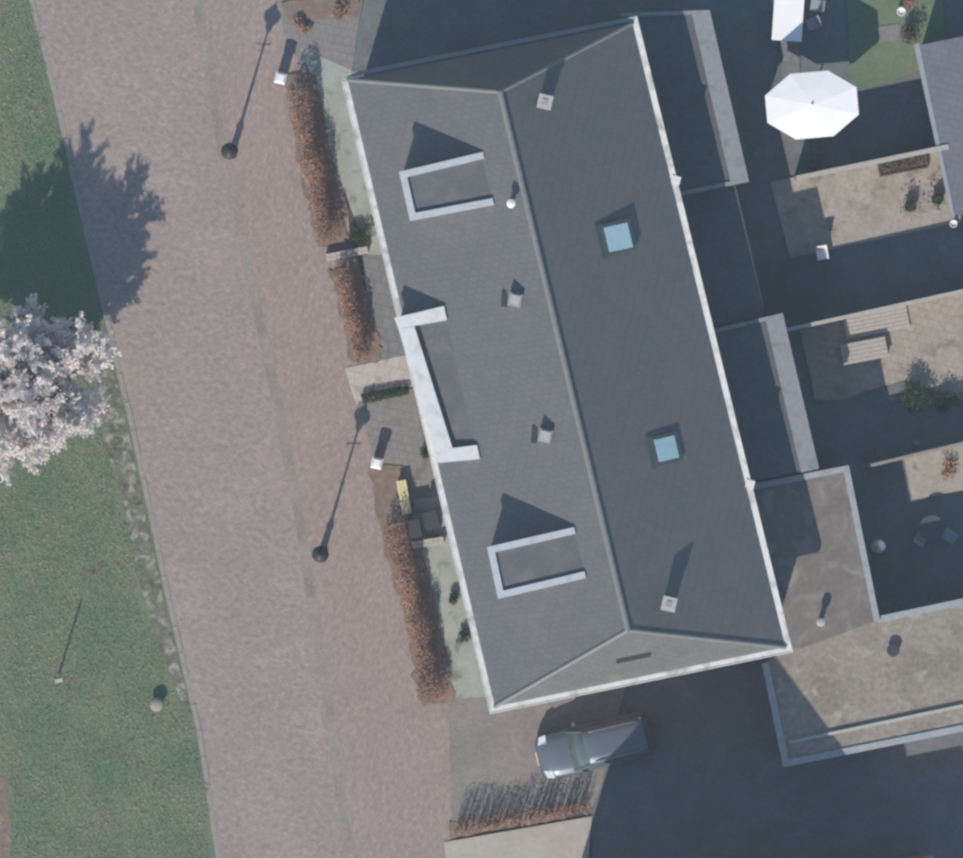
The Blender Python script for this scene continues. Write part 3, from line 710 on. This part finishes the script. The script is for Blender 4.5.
# low garden walls across the front strips
def low_wall(label, a, b, h=.35, w=.22, mt='slab_beige'):
    A, B = W(*a), W(*b); T = thing('garden_wall', label, 'wall', (A+B)/2); d = B-A; n = max(2, round(d.length/.42))
    m = MB(); c = (A+B)/2; m.box(c, d.length, w, h-.05, math.atan2(d.y,d.x)); m.build('core', M['brick_wall'], T)
    m = MB(); m.box((0,0,0), d.length/n-.012, w+.06, .05); s = m.build('coping_stone', M[mt]); s.parent = T
    for k in range(n):
        q = A + d*((k+.5)/n) - c + Vector((0,0,h-.05))
        if k == 0: s.location = q; s.rotation_euler = (0,0,math.atan2(d.y,d.x))
        else: piece(s, T, q, math.atan2(d.y,d.x))
low_wall('low beige capped wall between the gravel and the grey slabs', (326,258), (368,250))
low_wall('low beige capped wall beside the bins', (412,545), (444,540))

# yellow bench
T = thing('bench', 'yellow slatted bench at the end of the long hedge', 'bench', W(404,497)); c = W(404,497)
dv = (W(407,514)-W(401,480)); an = math.atan2(dv.y, dv.x); dn = dv.normalized(); nv = Vector((-dn.y, dn.x, 0))
for k in (-1,0,1):
    m = MB(); q = c + nv*(.13*k); m.box((q.x,q.y,.43), 1.3, .115, .03, an); m.build('seat_slat', M['yellow'], T)
for k in (-1,1):
    m = MB(); q = c + dn*(.5*k); m.box((q.x,q.y,0), .07, .36, .43, an); m.build('leg', M['wood_brown'], T)
# wheeled bins
def bin_(px, py, rz, label):
    p = W(px, py); T = thing('wheeled_bin', label, 'bin', p); mm = Matrix.Rotation(rz,3,'Z')
    def ring(sx, sy, z): return [p + mm @ Vector((x*sx, y*sy, z)) for x, y in ((-1,-1),(1,-1),(1,1),(-1,1))]
    m = MB(); m.hexa(ring(.22,.25,.06), ring(.28,.34,.95)); m.build('body', M['binplastic'], T)
    m = MB(); m.hexa(ring(.30,.36,.95), ring(.26,.32,1.03)); m.build('lid', M['binplastic'], T)
    m = MB(); m.tube([p + mm @ Vector((-.26,-.38,.98)), p + mm @ Vector((.26,-.38,.98))], .018, 6); m.build('handle', M['binplastic'], T)
    for s in (-1,1):
        m = MB(); m.tube([p + mm @ Vector((s*.20,-.26,.10)), p + mm @ Vector((s*.27,-.26,.10))], .10, 12); m.build('wheel', M['tyre'], T)
bin_(432, 519, .3, 'dark wheeled bin against the front wall near the yellow bench')
bin_(414, 528, .2, 'dark wheeled bin behind the long hedge beside the low wall')

# ---------------------------------------------------------------- parked car
def car():
    c = W(594,745); fwd = Vector((-113,-27,0)).normalized(); lf_ = Vector((-fwd.y, fwd.x, 0)); T = thing('parked_car', 'dark blue grey estate car parked beside the south end of the house', 'car', c)
    def P(x, y, z): return c + fwd*x + lf_*y + Vector((0,0,z))
    def loft(secs, name, mt, smooth=True, caps=True):
        m = MB(); k = len(secs[0])
        for s in secs: m.v += [P(*p) for p in s]
        for i in range(len(secs)-1):
            for j in range(k-1): m.f.append((i*k+j, i*k+j+1, (i+1)*k+j+1, (i+1)*k+j))
        if caps: m.f.append(tuple(range(k-1,-1,-1))); e = (len(secs)-1)*k; m.f.append(tuple(e+j for j in range(k)))
        return m.build(name, mt, T, smooth)
    # (x, half width, deck height)
    st = [(-2.24,.66,.78),(-2.18,.80,.92),(-1.95,.87,.98),(-1.3,.90,1.0),(-.4,.91,.99),(.5,.91,.97),(.95,.90,.95),(1.45,.885,.91),(1.85,.85,.84),(2.1,.76,.74),(2.22,.60,.62)]
    secs = []
    for x, w, h in st:
        secs.append([(x, -w*.86, .22),(x,-w,.38),(x,-w*1.0,.60),(x,-w*.975,h-.10),(x,-w*.90,h-.02),(x,-w*.5,h+.035),(x,0,h+.05),(x,w*.5,h+.035),(x,w*.90,h-.02),(x,w*.975,h-.10),(x,w,.60),(x,w,.38),(x,w*.86,.22),(x,-w*.86,.22)])
    B = loft(secs, 'body', M['carpaint'])
    # glasshouse
    gs = [(-2.14,.72,.98,.70),(-1.85,.76,.99,.62),(-1.80,.76,1.0,1.0)]
    def cab(x, wb, zb, wt, zt): return [(x,-wb,zb),(x,-lerp(wb,wt,.5)-.02,lerp(zb,zt,.55)),(x,-wt,zt),(x,0,zt+.03),(x,wt,zt),(x,lerp(wb,wt,.5)+.02,lerp(zb,zt,.55)),(x,wb,zb)]
    loft([cab(-2.16,.74,.90,.72,.95), cab(-1.92,.80,.93,.62,1.38), cab(-1.5,.82,.95,.62,1.45), cab(-.2,.83,.95,.64,1.49), cab(.30,.83,.95,.62,1.45), cab(.98,.80,.93,.72,1.0)], 'glasshouse', M['carglass'])
    # roof panel
    def rp(x, w, z): return [(x,-w,z-.02),(x,-w*.96,z+.022),(x,-w*.5,z+.045),(x,0,z+.055),(x,w*.5,z+.045),(x,w*.96,z+.022),(x,w,z-.02)]
    Rf = loft([rp(-2.02,.60,1.34), rp(-1.9,.63,1.395), rp(-1.5,.645,1.455), rp(-.9,.66,1.485), rp(-.2,.66,1.49), rp(.26,.64,1.462), rp(.36,.62,1.43)], 'roof', M['carpaint'])
    for s in (-1,1):
        m = MB(); m.tube([P(-1.75,s*.56,1.46), P(-1.6,s*.57,1.54), P(-.1,s*.58,1.56), P(.1,s*.57,1.50)], .022, 6); m.build('roof_rail', M['rim'], T)
        for xa, xb in ((.95,.34),(-2.1,-1.93)):
            m = MB(); za = 1.0 if xa > 0 else .97; m.tube([P(xa,s*.755,za), P(xb,s*.635,1.43 if xa > 0 else 1.39)], .035, 5); m.build('pillar', M['carpaint'], T)
        m = MB(); m.tube([P(-.55,s*.85,.97), P(-.55,s*.665,1.46)], .035, 5); m.build('pillar', M['carpaint'], T)
        # mirror
        m = MB(); q = P(.62,s*1.0,.98); m.hexa([P(.52,s*.92-.0,.94),P(.70,s*.92,.94),P(.66,s*1.10,.95),P(.54,s*1.10,.95)][::(1 if s>0 else -1)], [P(.53,s*.92,1.09),P(.68,s*.92,1.09),P(.64,s*1.09,1.08),P(.55,s*1.09,1.08)][::(1 if s>0 else -1)]); m.build('mirror', M['carpaint'], T)
        # headlight, tail light
        m = MB(); f = [P(1.86,s*.50,.70),P(2.14,s*.50,.66),P(2.03,s*.80,.66),P(1.80,s*.86,.70)]; t = [P(1.78,s*.52,.885),P(2.10,s*.50,.79),P(1.99,s*.80,.80),P(1.74,s*.83,.885)]
        if s < 0: f.reverse(); t.reverse()
        m.hexa(f, t); m.build('headlight', M['lamplens'], T)
        m = MB(); f = [P(-2.26,s*.56,.66),P(-2.1,s*.56,.66),P(-2.1,s*.86,.66),P(-2.2,s*.80,.66)]; f = f[::-1] if s < 0 else f; f = f if (f[1]-f[0]).cross(f[2]-f[1]).z > 0 else f[::-1]
        m.hexa(f, [v+Vector((0,0,.26)) for v in f]); m.build('tail_light', M['redlens'], T)
        for x in (1.38,-1.35):
            m = MB(); m.tube([P(x,s*.70,.32), P(x,s*.73,.32), P(x,s*.88,.32), P(x,s*.91,.32)], [.28,.32,.32,.28], 20); w_ = m.build('wheel', M['tyre'], T)
            m = MB(); m.tube([P(x,s*.90,.32), P(x,s*.918,.32)], [.21,.19], 10); m.build('rim', M['rim'], w_)
    # door seams, bonnet line, wipers, plates
    m = MB()
    for s in (-1,1): m.tube([P(1.0,s*.62,1.0), P(1.6,s*.60,.955), P(2.0,s*.52,.83)], .008, 4)
    m.build('bonnet_seam', M['darkframe'], B)
    for s in (-1,1):
        m = MB(); m.tube([P(.95,s*.1,1.045), P(.78,s*.55,1.13)], .01, 4); m.build('wiper', M['tyre'], T)
    m = MB(); f = [P(2.20,-.26,.42),P(2.27,-.26,.42),P(2.27,.26,.42),P(2.20,.26,.42)]; f = f if (f[1]-f[0]).cross(f[2]-f[1]).z > 0 else f[::-1]; m.hexa(f, [v+Vector((0,0,.11)) for v in f]); m.build('number_plate', M['yellow'], T)
car()

# ---------------------------------------------------------------- garden things
# parasol
def parasol():
    p = W(810,107); T = thing('parasol', 'large open white octagonal parasol in the garden', 'parasol', p); zc, zr = 2.55, 2.36
    m = MB(); ctr = p + Vector((0,0,zc)); rim = []; mid = []
    for k in range(8):
        a = 2*math.pi*(k+.5)/8; x, y = 1.90*math.cos(a), 1.36*math.sin(a); c, s = math.cos(HA*.4), math.sin(HA*.4)
        rim.append(p + Vector((x*c-y*s, x*s+y*c, zr))); mid.append(p + Vector((.5*(x*c-y*s), .5*(x*s+y*c), lerp(zc,zr,.42)))) 
    n = len(m.v); m.v += [ctr] + mid + rim + [v - Vector((0,0,.14)) for v in rim]
    for k in range(8):
        j = (k+1) % 8; m.f += [(0,1+k,1+j),(1+k,9+k,9+j,1+j),(9+k,17+k,17+j,9+j)]
    m.build('canopy', M['canvas'], T)
    for k in range(8):
        r = MB(); r.tube([ctr - Vector((0,0,.05)), mid[k] - Vector((0,0,.03)), rim[k] - Vector((0,0,.03))], .012, 5); r.build('rib', M['wood'], T)
    m = MB(); m.tube([p, p + Vector((0,0,zc-.02))], .03, 8); m.build('pole', M['wood'], T)
    m = MB(); m.lathe(p + Vector((0,0,zc)), [(.05,-.02),(.05,.05),(.02,.10)], 8); m.build('finial', M['canvas'], T)
    m = MB(); m.lathe(p, [(.34,0),(.34,.08),(.08,.12),(.06,.3)], 14); m.build('foot', M['concrete'], T)
parasol()
def chair(px, py, rz, label, mt='white_paint', group=None):
    p = W(px, py); T = thing('garden_chair', label, 'chair', p, group); mm = Matrix.Rotation(rz,3,'Z')
    def V(x,y,z): return p + mm @ Vector((x,y,z))
    for sx in (-1,1):
        for sy in (-1,1):
            m = MB(); m.tube([V(sx*.22,sy*.21,0), V(sx*.19,sy*.19,.42)], .018, 6); m.build('leg', M[mt], T)
    m = MB(); m.hexa([V(-.23,-.23,.41),V(.23,-.23,.41),V(.23,.23,.41),V(-.23,.23,.41)], [V(-.22,-.22,.45),V(.22,-.22,.45),V(.22,.22,.45),V(-.22,.22,.45)]); m.build('seat', M[mt], T)
    m = MB(); m.hexa([V(-.22,.19,.45),V(.22,.19,.45),V(.22,.23,.45),V(-.22,.23,.45)], [V(-.21,.27,.90),V(.21,.27,.90),V(.21,.31,.90),V(-.21,.31,.90)]); m.build('backrest', M[mt], T)
def table(px, py, sx, sy, rz, label, mt, h=.74, cloth=None):
    p = W(px, py); T = thing('garden_table', label, 'table', p); mm = Matrix.Rotation(rz,3,'Z')
    for x in (-1,1):
        for y in (-1,1):
            q = p + mm @ Vector((x*(sx/2-.08), y*(sy/2-.08), 0)); m = MB(); m.box(q, .06, .06, h-.04, rz); m.build('leg', M[mt], T)
    n = 1 if cloth else max(3, int(sy/.14))
    for k in range(n):
        q = p + mm @ Vector((0, -sy/2 + sy*(k+.5)/n, h-.04)); m = MB(); m.box(q, sx, sy/n-.012, .04, rz); m.build('tablecloth' if cloth else 'table_board', M[cloth or mt], T)
table(788, 12, 1.15, 2.3, -HA*.3, 'white topped garden table beside the grey path', 'white_paint', cloth='canvas')
chair(812, 24, -1.2, 'lilac grey garden chair beside the white table', 'cloth_lilac')
chair(816, 6, -1.7, 'grey garden chair further up beside the white table', 'plastic_grey')
table(803, 282, 1.5, 1.1, R(6), 'dark garden table in the shade by the white chair', 'darkframe')
chair(822, 254, R(10), 'white garden chair beside the dark table in the shade')
def round_table(px, py, r, label):
    p = W(px, py); T = thing('round_table', label, 'table', p); m = MB(); m.lathe(p, [(r,.70),(r,.73)], 22); m.build('top', M['darkframe'], T)
    m = MB(); m.lathe(p, [(.25,0),(.25,.03),(.03,.06),(.03,.70)], 10); m.build('pedestal', M['darkframe'], T)
round_table(931, 528, .5, 'round grey table in the shade behind the garage roof')
chair(921, 537, R(150), 'grey garden chair beside the round table', 'plastic_grey')
chair(948, 535, R(235), 'grey garden chair beyond the round table', 'plastic_grey')
p = W(878,546); T = thing('folded_parasol', 'folded white parasol beside the brown link roof', 'parasol', p)
m = MB(); m.lathe(p, [(.03,.05),(.03,1.0)], 8); m.build('pole', M['wood'], T)
m = MB(); m.lathe(p, [(.10,.95),(.20,1.1),(.24,1.5),(.16,1.95),(.06,2.3),(.01,2.4)], 10); m.build('canopy', M['canvas'], T, True)
m = MB(); m.lathe(p, [(.28,0),(.28,.07),(.06,.1)], 12); m.build('foot', M['concrete'], T)
# low box bench and raised bed on the sandy terrace
def box_bench(px, py, sx, sy, h, label, mt, cat='bench', name='box_bench'):
    p = W(px, py); T = thing(name, label, cat, p); an = R(11); m = MB(); m.box(p, sx-.06, sy-.06, h-.04, an); m.build('box', M['wood'], T)
    mm = Matrix.Rotation(an,3,'Z'); n = max(3, int(sy/.14))
    for k in range(n):
        q = p + mm @ Vector((0,-sy/2+sy*(k+.5)/n,h-.04)); b = MB(); b.box(q, sx, sy/n-.012, .04, an); b.build('lid_board', M[mt], T)
box_bench(864, 351, 1.75, .80, .42, 'low pale wooden box bench on the sandy terrace', 'wood_pale')
box_bench(876, 322, 2.5, .9, .16, 'long low pale wooden deck against the board fence', 'wood_pale', 'deck', 'low_deck')
def planter(px, py, sx, sy, h, rz, label, leaf=None, n=300, mt='wood_brown'):
    p = W(px, py); T = thing('planter', label, 'planter', p); mm = Matrix.Rotation(rz,3,'Z')
    for x, y, a, b in ((0,-1,sx,.05),(0,1,sx,.05),(-1,0,.05,sy-.1),(1,0,.05,sy-.1)):
        q = p + mm @ Vector((x*(sx/2-.025), y*(sy/2-.025), 0)); m = MB(); m.box(q, a, b, h, rz); m.build('side_board', M[mt], T)
    m = MB(); m.box(p, sx-.1, sy-.1, h-.06, rz); m.build('soil', M['soil'], T)
    if leaf: pl_ = leaf_cloud('plants', M[leaf], T, [p + mm @ Vector((random.uniform(-.45,.45)*sx, random.uniform(-.42,.42)*sy, h + random.uniform(-.05,.2))) for _ in range(n)], .08); pl_['kind'] = 'stuff'
planter(902, 163, 1.9, .75, .30, R(11), 'long brown planter against the pale capped fence', 'twig', 300)
planter(817, 166, .35, .85, .30, R(-5), 'small brown planter at the west end of the pale capped fence', 'hedge_leaf', 60)
def pot(px, py, r, h, label, mt='terracotta', leaf='hedge_green', n=120):
    p = W(px, py); T = thing('plant_pot', label, 'pot', p); m = MB(); m.lathe(p, [(r*.7,0),(r,h),(r*1.08,h),(r*1.08,h+.04),(r*.9,h+.04),(r*.85,h-.03)], 14); m.build('pot', M[mt], T)
    if leaf: leaf_cloud('leaves', M[leaf], T, [p + Vector((random.gauss(0,r*.8), random.gauss(0,r*.8), h + abs(random.gauss(.1,.14)))) for _ in range(n)], .08)
pot(910, 206, .22, .3, 'dark leafy pot on the slab terrace nearer the parasol', 'darkframe', n=220)
pot(937, 199, .22, .3, 'dark leafy pot on the slab terrace next to the shed', 'darkframe', n=220)
pot(953, 224, .14, .4, 'white pot at the corner of the shed', 'white_paint', None)
pot(916, 442, .12, .3, 'pale empty pot in front of the back fence', 'plastic_grey', None)
pot(901, 12, .16, .25, 'white pot at the top of the small lawn', 'white_paint', None)
pot(909, 3, .2, .25, 'terracotta pot at the top of the small lawn', 'terracotta', 'hedge_leaf', 60)
sheet('stepping_slab', [(876,27),(900,24),(902,40),(878,43)], .02, M['slab_mid'])

# ---------------------------------------------------------------- the hazy air between the ground and the camera
m = MB(); m.hexa([(-640,-640,-1.1),(640,-640,-1.1),(640,640,-1.1),(-640,640,-1.1)], [(-640,-640,H+3),(640,-640,H+3),(640,640,H+3),(-640,640,H+3)])
hm = bpy.data.materials.new('hazy_air'); hm.use_nodes = True; hn = hm.node_tree.nodes; hn.remove(hn['Principled BSDF'])
pv = hn.new('ShaderNodeVolumePrincipled'); pv.inputs['Color'].default_value = (.66,.86,1.0,1); pv.inputs['Density'].default_value = .00018
hm.node_tree.links.new(pv.outputs[0], hn['Material Output'].inputs['Volume'])
hz = m.build('haze', hm); hz['kind'] = 'stuff'; tag(hz, 'thin bluish air haze over the whole place', 'haze')
